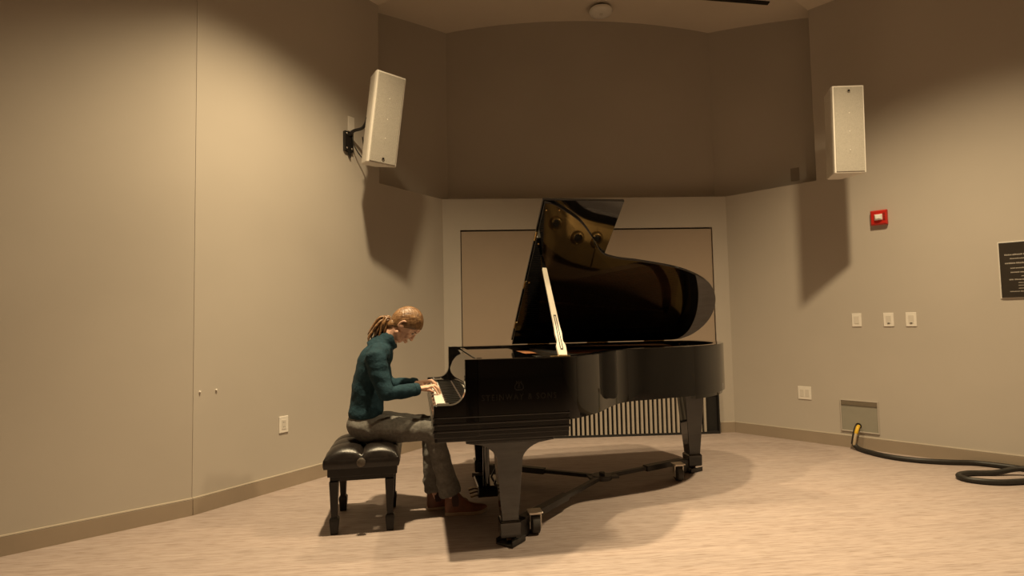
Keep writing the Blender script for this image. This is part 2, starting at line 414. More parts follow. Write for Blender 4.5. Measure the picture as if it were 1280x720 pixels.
# ------------------------------------------------------------------ vent grille under the door
vg = thing('vent_grille', 'long low grille of pale vertical slats along the back wall behind the piano', 'grille')
s_a, s_b, GT, GD = DX0 + .06, DX1 - .02, 0.46, 0.055
bk = MB().prism([(s_a, .0), (s_b, .0), (s_b, GT), (s_a, GT)], fB, -.012, -.002)
obj('backing', bk, MDARK, vg, 0)
fr = MB()
fr.prism([(s_a, GT - .035), (s_b, GT - .035), (s_b, GT), (s_a, GT)], fB, -GD, -.012)
fr.prism([(s_a, .0), (s_b, .0), (s_b, .022), (s_a, .022)], fB, -GD, -.012)
obj('rail', fr, MDARK, vg, 0)
obj('end_panel', MB().prism([(s_b - .012, .022), (s_b, .022), (s_b, GT - .035), (s_b - .012, GT - .035)], fB, -GD, -.012), MDARK, vg, 0)
pitch = 0.0465; k = 0; slat_me = None
s = s_a + .03
while s < s_b - .13:
    mb = MB().box((-.0115, 0, 0), (.0115, .03, GT - .06))
    if slat_me is None: slat_me = mesh_of('slat', mb, MSLAT, 0)
    o = bpy.data.objects.new('slat', slat_me); C.objects.link(o); o.parent = vg
    p = LB + dB * s - nB * GD
    o.location = (p.x, p.y, .0235); o.rotation_euler = (0, 0, math.atan2(dB.y, dB.x))
    s += pitch

# ------------------------------------------------------------------ the piano
PX, PY, PR = -0.41522, 2.93538, 0.169736
W = 1.57
pno = thing('grand_piano', 'long glossy black concert grand piano with its lid raised', 'piano', (PX, PY, 0), PR)
def out_pts(inset=0.0):
    """case outline u,v from treble front round the tail to bass front"""
    near = [(0.165, 0.0), (0.40, 0.0), (0.62, 0.0), (0.72, .006), (0.80, .045), (0.94, .17), (1.06, .33), (1.17, .455), (1.29, .52), (1.46, .555),
            (1.79, .635), (2.02, .765), (2.17, .94), (2.245, 1.14), (2.255, 1.33), (2.21, 1.48), (2.13, 1.555), (2.05, 1.57)]
    c = crom([(a, b, 0) for a, b in near], 6)
    pts = [(p.x, p.y) for p in c] + [(1.2, 1.57), (0.165, 1.57)]
    if inset:
        res = []; n = len(pts)
        for i, p in enumerate(pts):
            a = Vector(pts[max(i - 1, 0)]); b = Vector(pts[min(i + 1, n - 1)])
            t = (b - a).normalized(); nn = Vector((-t.y, t.x))
            res.append((p[0] + nn.x * inset, p[1] + nn.y * inset))
        return res
    return pts
RIMT, RIMB = 1.0, 0.665
po, pi_ = out_pts(), out_pts(.07)
rim = MB()
rings = []
for a, b in zip(po, pi_):
    rings.append([(a[0], a[1], RIMB), (a[0], a[1], RIMT - .004), (a[0] + (b[0] - a[0]) * .06, a[1] + (b[1] - a[1]) * .06, RIMT), (b[0], b[1], RIMT - .002), (b[0], b[1], RIMB)])
rim.loft(rings)
case = obj('case', rim, MBLK, pno, 40)
# arms with the scooped profile
def arm_prof():
    pr = [(0.0, .60), (0.0, .762), (.004, .766), (.085, .766)]
    cx, cz, r = .085, .846, .08
    for i in range(1, 9):
        a = -PI / 2 + (PI / 2) * i / 8
        pr.append((cx + r * math.cos(a), cz + r * math.sin(a)))
    pr += [(.165, RIMT), (.235, RIMT), (.235, .60)]
    return pr
for v0 in (0.0, W - .055):
    obj('key_arm', MB().prism(arm_prof(), lambda a, b, t: (a, t, b), v0, v0 + .055), MBLK, pno, 30, .002)
# key bed with its stepped mouldings
tb = MB(); rg = []
for a, b in zip(out_pts(.018), out_pts(.06)):
    if a[0] > 1.75 and a[1] < 1.56: rg.append([(a[0], a[1], .640), (a[0], a[1], .666), (b[0], b[1], .666), (b[0], b[1], .640)])
obj('tail_moulding', tb.loft(rg), MBLK, pno, 30)
obj('key_bed', MB().box((.004, .002, .605), (.717, W - .002, .69)), MBLK, pno, 0, .002)
for z0, z1, e in ((.578, .612, -.004), (.628, .640, .004), (.664, .676, .004), (.70, .709, .003)):
    mb = MB().box((0.0 - e, -e, z0), (.72 + e, .02, z1)); mb.box((0.0 - e, -e, z0), (.02, W + e, z1)); mb.box((0 - e, W - .02, z0), (.72 + e, W + e, z1))
    obj('case_moulding', mb, MBLK, pno, 0, .003)
obj('key_slip', MB().box((.004, .055, .69), (.018, W - .055, .742)), MBLK, pno, 0, .002)
for v0, v1 in ((.056, .128), (W - .214, W - .056)):
    obj('key_block', MB().box((.02, v0, .69), (.165, v1, .762)), MBLK, pno, 0, .003)
# keys
wk = mesh_of('white_key', MB().box((0, -.0112, 0), (.148, .0112, .022)), MIVORY, 0)
bk_me = mesh_of('black_key', MB().frustum((0, -.0055, .095, .0055), 0, (.012, -.0045, .095, .0045), .012), MEBONY, 0)
v = .130 + .01175
for i in range(52):
    n_from_top = i                                        # treble end is the near side
    o = obj('white_key', wk, None, pno); o.location = (.020, v + i * .0235, .7225)
pat = []                                                  # blacks between whites, read from treble (C8) down to bass (A0)
names = ['C', 'B', 'A', 'G', 'F', 'E', 'D']
for i in range(51):
    hi = names[i % 7]                                     # gap between white i and i+1 (next lower)
    if hi in ('B', 'A', 'G', 'E', 'D'):
        o = obj('black_key', bk_me, None, pno); o.location = (.070, v + (i + .5) * .0235, .7445)
# fallboard (curved) with felt line
prof = [(.170, .752), (.168, .80), (.172, .85), (.182, .90), (.200, .95), (.222, .985), (.24, .985), (.24, .752)]
fb = obj('fallboard', MB().prism(prof, lambda a, b, t: (a, t, b), .056, W - .056), MBLK, pno, 40)
obj('felt_strip', MB().box((.160, .128, .7445), (.169, W - .214, .752)), MFELT, fb, 0)
# inside: soundboard, plate, strings, dampers
pin = out_pts(.071)
fu = lambda pts, u0: [(max(a, u0), b) for a, b in pts]
obj('soundboard', MB().prism(fu(pin, .24), XYZ, .78, .79), MSPRUCE, pno, 0)
ppl = out_pts(.078)
web = [(.30, .08), (.80, .10), (.86, .16), (.82, .30), (.80, .6), (.80, 1.0), (.82, 1.3), (.86, W - .08), (.30, W - .08)]
plate = obj('iron_plate', MB().prism(web, XYZ, .885, .90), MGOLD, pno, 0)
oa, ob_ = out_pts(.078), out_pts(.078)
rg = []
for k in range(len(oa)):                                  # flange following the bentside and tail
    a = oa[k]
    if a[0] < .80: continue
    if a[1] > 1.5: continue
    wdt = .34 if a[0] < 1.5 else .34 - .22 * min(1, (a[0] - 1.5) / .5)
    wdt = wdt * (.45 + .55 * min(1, (a[0] - .80) / .22)) if a[1] < .6 else wdt
    p0 = po[max(k - 1, 0)]; p1 = po[min(k + 1, len(po) - 1)]
    t = (Vector(p1) - Vector(p0)).normalized(); nn = Vector((-t.y, t.x))
    if a[0] < 1.35: nn = Vector((nn.x * .3, nn.y)).normalized()
    b = (a[0] + nn.x * wdt, a[1] + nn.y * wdt)
    rg.append([(a[0], a[1], .884), (a[0], a[1], .8995), (b[0], b[1], .8995), (b[0], b[1], .884)])
obj('plate_flange', MB().loft(rg), MGOLD, plate, 30)
for (a, b) in (((.80, .32), (1.02, .45)), ((.80, 1.25), (2.0, 1.35))):
    mb = MB(); A = Vector((*a, .89)); B = Vector((*b, .89)); mb.tube([A, B], (.022, .016), 8)
    obj('plate_strut', mb, MGOLD, plate, 40)
for (a, b) in ((.88, .40), (1.011, .595), (1.196, .709), (1.364, .745)):
    mb = MB(); rg = []
    for q in range(24):
        t = 2 * PI * q / 24; ct, st = math.cos(t), math.sin(t)
        rg.append([(a + ct * r, b + st * r, z) for r, z in ((.058, .899), (.050, .921), (.036, .924), (.030, .907), (.030, .8985), (.05, .8985))])
    mb.loft(rg + [rg[0]], cap=False)
    ho = obj('plate_hole', mb, MGOLD, plate, 60)
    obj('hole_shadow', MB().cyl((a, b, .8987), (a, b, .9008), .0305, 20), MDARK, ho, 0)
pb = obj('pin_block', MB().box((.27, .08, .90), (.56, W - .08, .925)), MGOLD, plate, 0, .004)
pins = MB()
for i in range(72):
    for j in range(3):
        u_, v_ = .34 + j * .055 + (i % 2) * .02, .12 + i * (W - .24) / 71
        pins.cyl((u_, v_, .925), (u_, v_, .965), .0035, 6)
po_ = obj('tuning_pin', pins, MSTEEL, plate, 0); po_['kind'] = 'stuff'
# strings: treble fan and bass crossing over
st = MB()
for i in range(90):
    t = i / 89; v_ = .12 + t * 1.0
    ln = .62 + .25 + 1.15 * t ** 1.3
    v2 = v_ + (.10 + .18 * t)
    st.tube([(.57, v_, .935), (min(ln, 2.0), v2, .932)], .0011, 3)
so = obj('string', st, MSTEEL, pno, 0); so['kind'] = 'stuff'
st = MB()
for i in range(26):
    t = i / 25; v_ = 1.16 + t * .28
    st.tube([(.57, v_, .955), (2.08, v_ - .28 + .12 * t, .945)], .0028, 4)
so = obj('bass_string', st, MCOPPER, pno, 0); so['kind'] = 'stuff'
dm = MB()
for i in range(66):
    v_ = .32 + i * .0172
    dm.box((.80, v_ - .005, .938), (.90, v_ + .005, .975)); dm.box((.78, v_ - .002, .955), (.80, v_ + .002, .965))
do = obj('damper', dm, MDAMP, pno, 0); do['kind'] = 'stuff'
# folded music desk and its ledge lying over the pins
md = obj('music_desk', MB().box((.25, .19, .972), (.60, W - .19, .986)), MBLK, pno, 0, .003)
obj('desk_ledge', MB().box((.245, .19, .986), (.275, W - .19, .994)), MBLK, md, 0, .002)
for v0, v1 in ((.071, .185), (W - .185, W - .071)):
    obj('desk_slide', MB().box((.235, v0, .93), (.64, v1, .984)), MBLK, pno, 0, .003)

# lid
ANG = math.radians(35)
ca, sa = math.cos(ANG), math.sin(ANG)
lidp = lambda u, w_, t: (u, W - w_ * ca + t * sa, 1.002 + w_ * sa + t * ca)
lid_raw = [(.68, 1.555), (.735, 1.545), (.80, 1.505), (.94, 1.395), (1.055, 1.25), (1.155, 1.11), (1.27, 1.055), (1.46, 1.02),
           (1.79, .935), (2.05, .79), (2.195, .61), (2.268, .40), (2.27, .22), (2.215, .08), (2.13, .01)]
lc = crom([(a, b, 0) for a, b in lid_raw], 7)
lid_out = [(.68, .0)] + [(p.x, p.y) for p in lc] + [(2.05, 0.0)]
lid = obj('lid', MB().prism(lid_out, lidp, 0.0, .02), MBLK, pno, 30, .003)
fl_out = [(.672, .03), (.672, 1.56), (1.185, 1.56), (1.185, .03)]
flap = obj('front_lid', MB().prism(fl_out, lidp, .0215, .0405), MBLK, pno, 30, .003)
for w_ in (.25, .75, 1.25):
    a = Vector(lidp(.676, w_ - .04, .018)); b = Vector(lidp(.676, w_ + .04, .018))
    obj('hinge', MB().cyl(a, b, .006, 8), MBRASS, lid, 60)
for u_ in (.9, 1.4, 1.9):
    obj('hinge', MB().cyl((u_ - .09, W + .003, 1.0), (u_ + .09, W + .003, 1.0), .006, 8), MBRASS, pno, 60)
for (u_, w_) in ((.70, 1.5), (.70, 1.2), (.70, .8), (.78, 1.5)):
    p = Vector(lidp(u_, w_, -.002)); obj('rubber_bumper', MB().ball(p, .006, 8, 6), MBRASS, lid, 60)
# lid stick
b0 = Vector((.70, .035, 1.0)); b1 = Vector((.742, W - 1.085 * ca - .004, 1.002 + 1.085 * sa - .012))
ax = (b1 - b0).normalized(); wx = (Vector((1, 0, 0)) - ax * ax.x).normalized(); nx = ax.cross(wx)
LNs = (b1 - b0).length
stp = lambda s_, w_, t: tuple(b0 + ax * s_ + wx * w_ + nx * t)
wd = [(0.0, .024), (.05, .027), (.075, .027), (.11, .017), (.14, .019), (.17, .021), (.22, .018), (LNs * .55, .0155), (LNs * .86, .014)]
ol = [(a, b) for a, b in wd] + [(a, -b) for a, b in reversed(wd)]
stk = obj('lid_stick', MB().prism(ol, stp, -.009, .009), MMAPLE, pno, 30, .002)
tp = obj('stick_tip', MB().prism([(LNs * .86, .013), (LNs, .006), (LNs, -.006), (LNs * .86, -.013)], stp, -.008, .008), MBLK, stk, 30)
slot = MB()
for sgn in (1, -1):
    slot.prism([(.05, sgn * .0085), (.05, sgn * .0045), (.31, sgn * .003), (.31, sgn * .0065)], stp, -.0105, -.0085)
slot.prism([(.04, .0075), (.05, .0075), (.05, -.0075), (.04, -.0075)], stp, -.0105, -.0085)
slot.prism([(.31, .0075), (.318, .0075), (.318, -.0075), (.31, -.0075)], stp, -.0105, -.0085)
obj('stick_groove', slot, MDARK, stk, 0)
obj('stick_socket', MB().box((.635, .012, .9985), (.735, .062, 1.003)), MBRASS, pno, 0, .001)
# legs: flared corbel at the top, square taper, spade block, caster
def leg(u, v, corb, zt):
    l = MB()
    L = lambda hu, hv, z: [(u - hu, v - hv, z), (u + hu, v - hv, z), (u + hu, v + hv, z), (u - hu, v + hv, z)]
    rr = [L(.045, .045, .135), L(.057, .057, .30), L(.068, .068, .46)]
    if corb:
        for i in range(1, 9):
            t = i / 8
            rr.append(L(.068 + .155 * (1 - math.sqrt(max(0, 1 - t * t))) + .01 * t, .068 + .02 * t, .46 + (zt - .03 - .46) * t))
        rr.append(L(.235, .10, zt - .028)); rr.append(L(.235, .10, zt))
    else:
        rr += [L(.078, .078, zt - .06), L(.10, .10, zt - .03), L(.10, .10, zt)]
    l.loft(rr)
    g = obj('leg', l, MBLK, pno, 30, .003)
    sp = MB().loft([L(.047, .047, .137), L(.055, .055, .126), L(.053, .053, .052), L(.046, .046, .044)])
    obj('spade_foot', sp, MBLK, g, 30, .002)
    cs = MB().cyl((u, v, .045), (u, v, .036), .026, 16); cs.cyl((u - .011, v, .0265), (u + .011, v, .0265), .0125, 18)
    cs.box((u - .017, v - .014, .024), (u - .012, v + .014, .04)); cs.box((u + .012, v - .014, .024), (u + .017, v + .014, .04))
    obj('caster', cs, MSHADED, g, 40)
leg(.40, .115, True, .59); leg(.40, W - .115, True, .59); leg(2.03, 1.22, False, .665)
obj('tail_beam', MB().box((1.86, 1.03, .64), (2.18, 1.40, .668)), MBLK, pno, 0, .003)
bm_ = MB()
for a, b in (((.74, .3), (2.0, 1.25)), ((.74, .8), (1.9, 1.3)), ((.74, 1.3), (1.95, 1.42))):
    bm_.tube([(*a, .70), (*b, .70)], (.05, .03), 4)
obj('back_beam', bm_, MSATIN, pno, 0)
obj('belly_rail', MB().box((.66, .06, .62), (.735, W - .06, .78)), MSATIN, pno, 0)
# pedal lyre
ly = obj('pedal_lyre', MB().box((.30, W / 2 - .14, .56), (.44, W / 2 + .14, .606)), MBLK, pno, 0, .004)
for sg in (-1, 1):
    obj('lyre_post', MB().tube([(.36, W / 2 + sg * .085, .56), (.36, W / 2 + sg * .075, .35), (.36, W / 2 + sg * .085, .15)], .013, 10), MBLK, ly, 40)
    obj('lyre_brace', MB().tube([(.66, W / 2 + sg * .08, .62), (.40, W / 2 + sg * .08, .15)], .007, 8), MBLK, ly, 40)
obj('pedal_box', MB().box((.29, W / 2 - .13, .085), (.44, W / 2 + .13, .155)), MBLK, ly, 0, .006)
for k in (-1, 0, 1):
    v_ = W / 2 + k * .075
    obj('pedal', MB().loft([[(u_, v_ - h, z - .005), (u_, v_ + h, z - .005), (u_, v_ + h, z + .005), (u_, v_ - h, z + .005)] for u_, h, z in ((.30, .012, .09), (.28, .016, .09), (.262, .020, .086), (.248, .016, .082))]), MSHADED, ly, 30)

# maker's lettering and lyre emblem on the treble side of the case
def text_mesh(body, size, extrude):
    cu = bpy.data.curves.new('lettering', 'FONT'); cu.body = body; cu.size = size; cu.extrude = extrude; cu.align_x = 'CENTER'; cu.space_character = 1.35; cu.resolution_u = 3
    t = bpy.data.objects.new('lettering_tmp', cu); C.objects.link(t)
    dg = bpy.context.evaluated_depsgraph_get(); me = bpy.data.meshes.new_from_object(t.evaluated_get(dg))
    bpy.data.objects.remove(t); bpy.data.curves.remove(cu); me.name = 'lettering'; return me
lm = text_mesh('STEINWAY & SONS', .044, .0008); lm.materials.clear(); lm.materials.append(MEMB)
lt = obj('lettering', lm, MEMB, pno); lt.location = (.45, -.0008, .782); lt.rotation_euler = (PI / 2, 0, 0)
w_now = max(v.co.x for v in lm.vertices) - min(v.co.x for v in lm.vertices)
lt.scale = (.40 / w_now, 1, 1)
em = MB(); eu, ez = .448, .832
for sg in (-1, 1):
    em.tube([(eu + sg * a, -.001, ez + b) for a, b in ((.004, .0), (.016, .002), (.023, .010), (.022, .022), (.013, .034), (.010, .040), (.014, .046))], .0022, 6)
    em.tube([(eu + sg * a, -.001, ez + b) for a, b in ((.008, .008), (.004, .018), (.001, .034))], .0012, 5)
em.tube([(eu - .016, -.001, ez), (eu + .016, -.001, ez)], .002, 6); em.tube([(eu, -.001, ez + .004), (eu, -.001, ez + .046)], .0012, 5)
em.tube([(eu - .012, -.001, ez + .036), (eu + .012, -.001, ez + .036)], .0016, 5)
obj('lyre_emblem', em, MEMB, pno, 60)

# ------------------------------------------------------------------ piano dolly
def loc_piano(u, v, z=0.0):
    c_, s_ = math.cos(PR), math.sin(PR)
    return (PX + u * c_ - v * s_, PY + u * s_ + v * c_, z)
DCU, DCV = 1.19, 0.91
dol = thing('piano_dolly', 'black three-armed steel piano dolly under the raised piano', 'dolly', loc_piano(DCU, DCV), PR)
R = lambda u, v: (u - DCU, v - DCV)
hb = MB(); hb.cyl((0, 0, .075), (0, 0, .105), .07, 20); hb.box((-.10, -.05, .085), (.11, .05, .10)); hb.cyl((0, 0, .10), (0, 0, .125), .02, 10)
obj('hub', hb, MSTL, dol, 40, .002)
for (lu, lv) in ((.40, .115), (.40, W - .115), (2.03, 1.22)):
    e = Vector((*R(lu, lv), 0)); d = e.normalized(); ln = e.length; sd = Vector((-d.y, d.x, 0))
    def P(s_, w_, z): return tuple(d * s_ + sd * w_ + Vector((0, 0, z)))
    arm = MB().prism([(.05, -.018), (ln - .17, -.018), (ln - .17, .018), (.05, .018)], lambda a, b, t: P(a, b, t), .078, .103)
    arm.prism([(ln * .45, -.026), (ln - .12, -.026), (ln - .12, .026), (ln * .45, .026)], lambda a, b, t: P(a, b, t), .070, .110)
    ar = obj('arm', arm, MSTL, dol, 0, .003)
    cup = MB()
    cup.prism([(ln - .075, -.055), (ln + .05, -.055), (ln + .05, .055), (ln - .075, .055)], lambda a, b, t: P(a, b, t), .003, .014)
    cup.prism([(ln - .175, -.024), (ln - .070, -.024), (ln - .070, .024), (ln - .175, .024)], lambda a, b, t: P(a, b, t), .005, .10)
    for sg in (-1, 1):
        cup.prism([(ln - .075, sg * .050), (ln + .05, sg * .050), (ln + .05, sg * .055), (ln - .075, sg * .055)], lambda a, b, t: P(a, b, t), .005, .035)
    obj('leg_cup', cup, MSTL, ar, 0, .002)
    # swivel caster beside the leg
    off = {(.40, .115): (ln - .20, .035), (.40, W - .115): (ln - .20, -.05), (2.03, 1.22): (ln - .29, -.13)}[(lu, lv)]
    c0 = Vector(P(off[0], off[1], 0))
    br = MB(); br.box((c0.x - .04, c0.y - .04, .118), (c0.x + .04, c0.y + .04, .125))
    br.cyl((c0.x, c0.y, .112), (c0.x, c0.y, .118), .03, 14)
    br.box((c0.x - .035, c0.y - .018, .03), (c0.x - .028, c0.y + .02, .115)); br.box((c0.x + .028, c0.y - .018, .03), (c0.x + .035, c0.y + .02, .115)); br.box((c0.x - .03, c0.y - .025, .108), (c0.x + .03, c0.y + .03, .115))
    br.cyl((c0.x - .038, c0.y, .052), (c0.x + .038, c0.y, .052), .008, 8)
    ob = obj('caster_fork', br, MZINC, ar, 30, .001)
    obj('wheel', MB().loft([[(c0.x + x, c0.y + .052 * q * math.cos(2 * PI * i / 28), .052 + .052 * q * math.sin(2 * PI * i / 28)) for i in range(28)] for x, q in ((-.025, .82), (-.019, 1), (.019, 1), (.025, .82))]), MRUB, ar, 40)

# ------------------------------------------------------------------ bench
BU0, BU1, BV0, BV1 = -.612, -.190, .43, .93
bcu, bcv = (BU0 + BU1) / 2, (BV0 + BV1) / 2
ben = thing('piano_bench', 'black tufted leather piano bench under the seated pianist', 'bench', loc_piano(bcu, bcv), PR)
hu, hv = (BU1 - BU0) / 2, (BV1 - BV0) / 2
# tufted cushion
NU, NV = 40, 48; cush = MB(); grid = []
def cz(a, b):
    # a,b in -1..1 ; two by three pillows with buttons where the seams cross
    e = (1 - abs(a) ** 5) * (1 - abs(b) ** 6)
    ta = abs(math.sin(PI * (a + 1) / 2 * 2 / 1.0)) ** .45 if True else 1
    sa_ = abs(math.sin(PI * (a + 1))) ** .4
    sb_ = abs(math.sin(PI * (b + 1) * 1.5)) ** .4
    return .424 + .072 * e ** .42 * (.42 + .58 * min(sa_, 1)) * (.72 + .28 * sb_)
for i in range(NU + 1):
    row = []
    for j in range(NV + 1):
        a, b = -1 + 2 * i / NU, -1 + 2 * j / NV
        a2 = math.copysign(abs(a) ** .8, a); b2 = math.copysign(abs(b) ** .8, b)
        puff_u = 1 + .0; row.append((a2 * hu, b2 * hv, cz(a2, b2)))
    grid.append(row)
vs = [p for r in grid for p in r]; fs = []
for i in range(NU):
    for j in range(NV):
        a = i * (NV + 1) + j; fs.append((a, a + NV + 1, a + NV + 2, a + 1))
cush.add(vs, fs)
# side wall of the cushion, bulging per pillow
per = [(i, 0) for i in range(NU + 1)] + [(NU, j) for j in range(1, NV + 1)] + [(i, NV) for i in range(NU - 1, -1, -1)] + [(0, j) for j in range(NV - 1, 0, -1)]
rings = []
for k, (zz, ins) in enumerate(((None, 0), (.414, -.004), (.400, -.006), (.386, -.004), (.372, .002))):
    rg = []
    for (i, j) in per:
        p = grid[i][j]; nx_, ny_ = p[0] / hu, p[1] / hv
        sa_ = abs(math.sin(PI * (nx_ + 1))) ** .5 if abs(ny_) > .99 else abs(math.sin(PI * (ny_ + 1) * 1.5)) ** .5
        f = -ins * (.45 + .8 * sa_) if ins < 0 else -ins
        dx = f if nx_ > .99 else (-f if nx_ < -.99 else 0); dy = f if ny_ > .99 else (-f if ny_ < -.99 else 0)
        rg.append((p[0] + dx, p[1] + dy, p[2] if zz is None else zz))
    rings.append(rg)
cush.loft(rings, cap=False)
n_ = len(rings[-1]); base = len(cush.v) - n_; cush.f.append(tuple(range(base, base + n_)))
cu = obj('cushion', cush, MLEATH, ben, 60)
for a, b in ((0, -1 / 3), (0, 1 / 3)):
    obj('button', MB().ball((a * hu, b * hv, cz(a, b) + .002), (.012, .012, .006), 12, 8), MLEATH, cu, 180)
for sg in (-1, 1):
    obj('button', MB().ball((0, sg * (hv + .002), .40), (.010, .006, .010), 12, 8), MLEATH, cu, 180)
bx = MB().box((-hu + .02, -hv + .012, .325), (hu - .012, hv - .012, .374))
obj('apron', bx, MBENCH, ben, 0, .004)
obj('lower_rail', MB().box((-hu + .032, -hv + .03, .297), (hu - .03, hv - .03, .326)), MBENCH, ben, 0, .003)
for sg in (-1, 1):
    kn = MB().tube([(0, sg * (hv - .013), .409), (0, sg * (hv + .008), .409), (0, sg * (hv + .012), .409), (0, sg * (hv + .034), .409), (0, sg * (hv + .038), .409)], [.008, .008, .024, .024, .019], 18)
    obj('adjusting_knob', kn, MKNOB, ben, 40)
for su in (-1, 1):
    for sv in (-1, 1):
        u_, v_ = su * (hu - .055), sv * (hv - .045)
        Lr = lambda h, z: [(u_ - h, v_ - h, z), (u_ + h, v_ - h, z), (u_ + h, v_ + h, z), (u_ - h, v_ + h, z)]
        lg = MB().loft([Lr(.017, .095), Lr(.026, .298)])
        l_ = obj('leg', lg, MBENCH, ben, 0, .002)
        obj('spade_foot', MB().loft([Lr(.019, .0), Lr(.026, .075), Lr(.025, .088), Lr(.018, .098)]), MBENCH, l_, 0, .002)

# ------------------------------------------------------------------ the pianist (piano coordinates, shifted to the person's base)
pu, pv = -.35, .72
per_ = thing('person', 'person with auburn ponytail in teal sweater seated playing the piano', 'person', loc_piano(pu, pv), PR)
Q = lambda u, v, z: Vector((u - pu, v - pv, z))
# head frame
HC = Q(-.152, .72, 1.184); tl = math.radians(56)
hf = Vector((math.cos(tl), 0, -math.sin(tl))); hu_ = Vector((math.sin(tl), 0, math.cos(tl))); hs = Vector((0, 1, 0))
H = lambda f, s_, u_: HC + hf * f + hs * s_ + hu_ * u_
body = MB()
body.ball(H(-.005, 0, .018), (.092, .072, .098), 24, 16, (hf, hs, hu_))               # skull
body.ball(H(.030, 0, -.030), (.058, .056, .078), 20, 14, (hf, hs, hu_))               # face
body.ball(H(.052, 0, -.082), (.026, .028, .024), 14, 10, (hf, hs, hu_))               # chin
body.ball(H(.070, 0, .038), (.022, .046, .030), 14, 10, (hf, hs, hu_))                # brow
body.tube([H(.084, 0, .018), H(.092, 0, -.004), H(.101, 0, -.022)], [.008, .009, .011], 10, True)   # nose
for sg in (-1, 1):
    body.ball(H(.091, sg * .010, -.024), .008, 8, 6)
    body.ball(H(.066, sg * .036, -.028), (.018, .020, .018), 10, 8)                    # cheek
    body.tube([H(.012, sg * .050, -.062), H(.045, sg * .036, -.082)], .018, 10, True)   # jaw
    ear = [H(-.012 + .016 * math.sin(a) * (-1), sg * (.074 + .006 * math.cos(a)), -.012 + .028 * math.cos(a)) for a in [PI * 2 * q / 12 for q in range(10)]]
    body.tube(ear, .006, 8, True); body.ball(H(-.008, sg * .072, -.014), (.014, .006, .022), 10, 8, (hf, hs, hu_))
body.tube([H(.088, .020, -.052), H(.096, 0, -.053), H(.088, -.020, -.052)], [.005, .007, .005], 8, True)
body.tube([H(.084, .016, -.062), H(.092, 0, -.064), H(.084, -.016, -.062)], [.005, .008, .005], 8, True)
NB = Q(-.265, .72, 1.068)
body.tube([H(-.022, 0, -.045), (H(-.022, 0, -.045) + NB) / 2, NB, Q(-.33, .72, 1.01)], [.052, .050, .052, .06], 16, True)
tor = [(-.405, .53, .09, .145), (-.40, .60, .085, .135), (-.395, .68, .08, .115), (-.385, .80, .078, .122), (-.35, .92, .085, .140), (-.315, 1.0, .07, .14), (-.295, 1.04, .05, .08)]
body.loft([[Q(c + a * math.cos(2 * PI * i / 20), .72 + b * math.sin(2 * PI * i / 20), z) for i in range(20)] for c, z, a, b in tor])
ARMS = {-1: dict(sh=Q(-.325, .56, .99), el=Q(-.262, .505, .775), wr=Q(-.075, .625, .785)),
        1: dict(sh=Q(-.330, .88, .985), el=Q(-.275, .935, .785), wr=Q(-.085, .835, .795))}
for sg, a in ARMS.items():
    body.tube([a['sh'], a['sh'].lerp(a['el'], .5), a['el'], a['el'].lerp(a['wr'], .45), a['wr']], [.045, .042, .036, .034, (.020, .027)], 12, True)
    wr = a['wr']; fd = Vector((1, 0, 0)); lat = Vector((0, 1, 0)); inner = -sg   # thumb towards the other hand
    kn = wr + Vector((.075, 0, .012))
    # palm: flattened loft
    rg = []
    for t, hw, hh in ((-.03, .026, .019), (.0, .027, .018), (.03, .036, .016), (.06, .041, .014), (.08, .039, .011)):
        c0 = wr + Vector((t, 0, .012 * max(0, t) / .075))
        rg.append([c0 + lat * hw * math.cos(2 * PI * i / 14) + Vector((0, 0, 1)) * hh * math.sin(2 * PI * i / 14) for i in range(14)])
    body.loft(rg)
    for fi, (o_, ln, r_) in enumerate(((.030, .066, .0088), (.0105, .075, .0092), (-.0095, .070, .0090), (-.029, .054, .0078))):
        k0 = wr + Vector((.070 - (.008 if fi == 3 else 0), inner * o_, .011))
        sp = inner * o_ * .35
        tipz = .7525 - (wr.z)
        p1 = k0 + Vector((ln * .44, sp * .5, .006)); p2 = k0 + Vector((ln * .76, sp * .8, -.012)); p3 = wr + Vector((.070 + ln * .90, inner * o_ + sp, tipz + .001))
        body.tube([k0 - Vector((.02, 0, .001)), k0, p1, p2, p3], [r_, r_ * 1.12, r_, r_ * .9, r_ * .75], 10, True)
    t0 = wr + Vector((.012, inner * .022, -.002)); t1 = wr + Vector((.045, inner * .050, -.012)); t2 = wr + Vector((.075, inner * .056, -.018)); t3 = wr + Vector((.095, inner * .050, .754 - wr.z))
    body.tube([t0, t1, t2, t3], [.014, .0115, .0098, .008], 10, True)
LEGS = {-1: dict(hip=Q(-.385, .635, .555), kn=Q(.012, .625, .528), an=Q(.118, .650, .11)),
        1: dict(hip=Q(-.385, .805, .555), kn=Q(.0, .79, .528), an=Q(.022, .765, .10))}
for sg, a in LEGS.items():
    body.tube([a['hip'], a['hip'].lerp(a['kn'], .5), a['kn']], [.074, .066, .048], 14, True)
    body.tube([a['kn'], a['kn'].lerp(a['an'], .35), a['an'], a['an'] + Vector((.0, 0, -.05))], [.046, .046, .026, .022], 14, True)
bo = remeshed('body', body, MSKIN, per_, .0042, 3)
for sg in (-1, 1):
    ey = obj('eye', MB().ball(H(.074, sg * .030, .006), (.010, .013, .009), 12, 8, (hf, hs, hu_)), MEYE, bo, 180)
    obj('eyebrow', MB().tube([H(.084, sg * .018, .022), H(.084, sg * .034, .027), H(.070, sg * .048, .022)], [.003, .0035, .002], 6, True), MBROW, bo, 180)
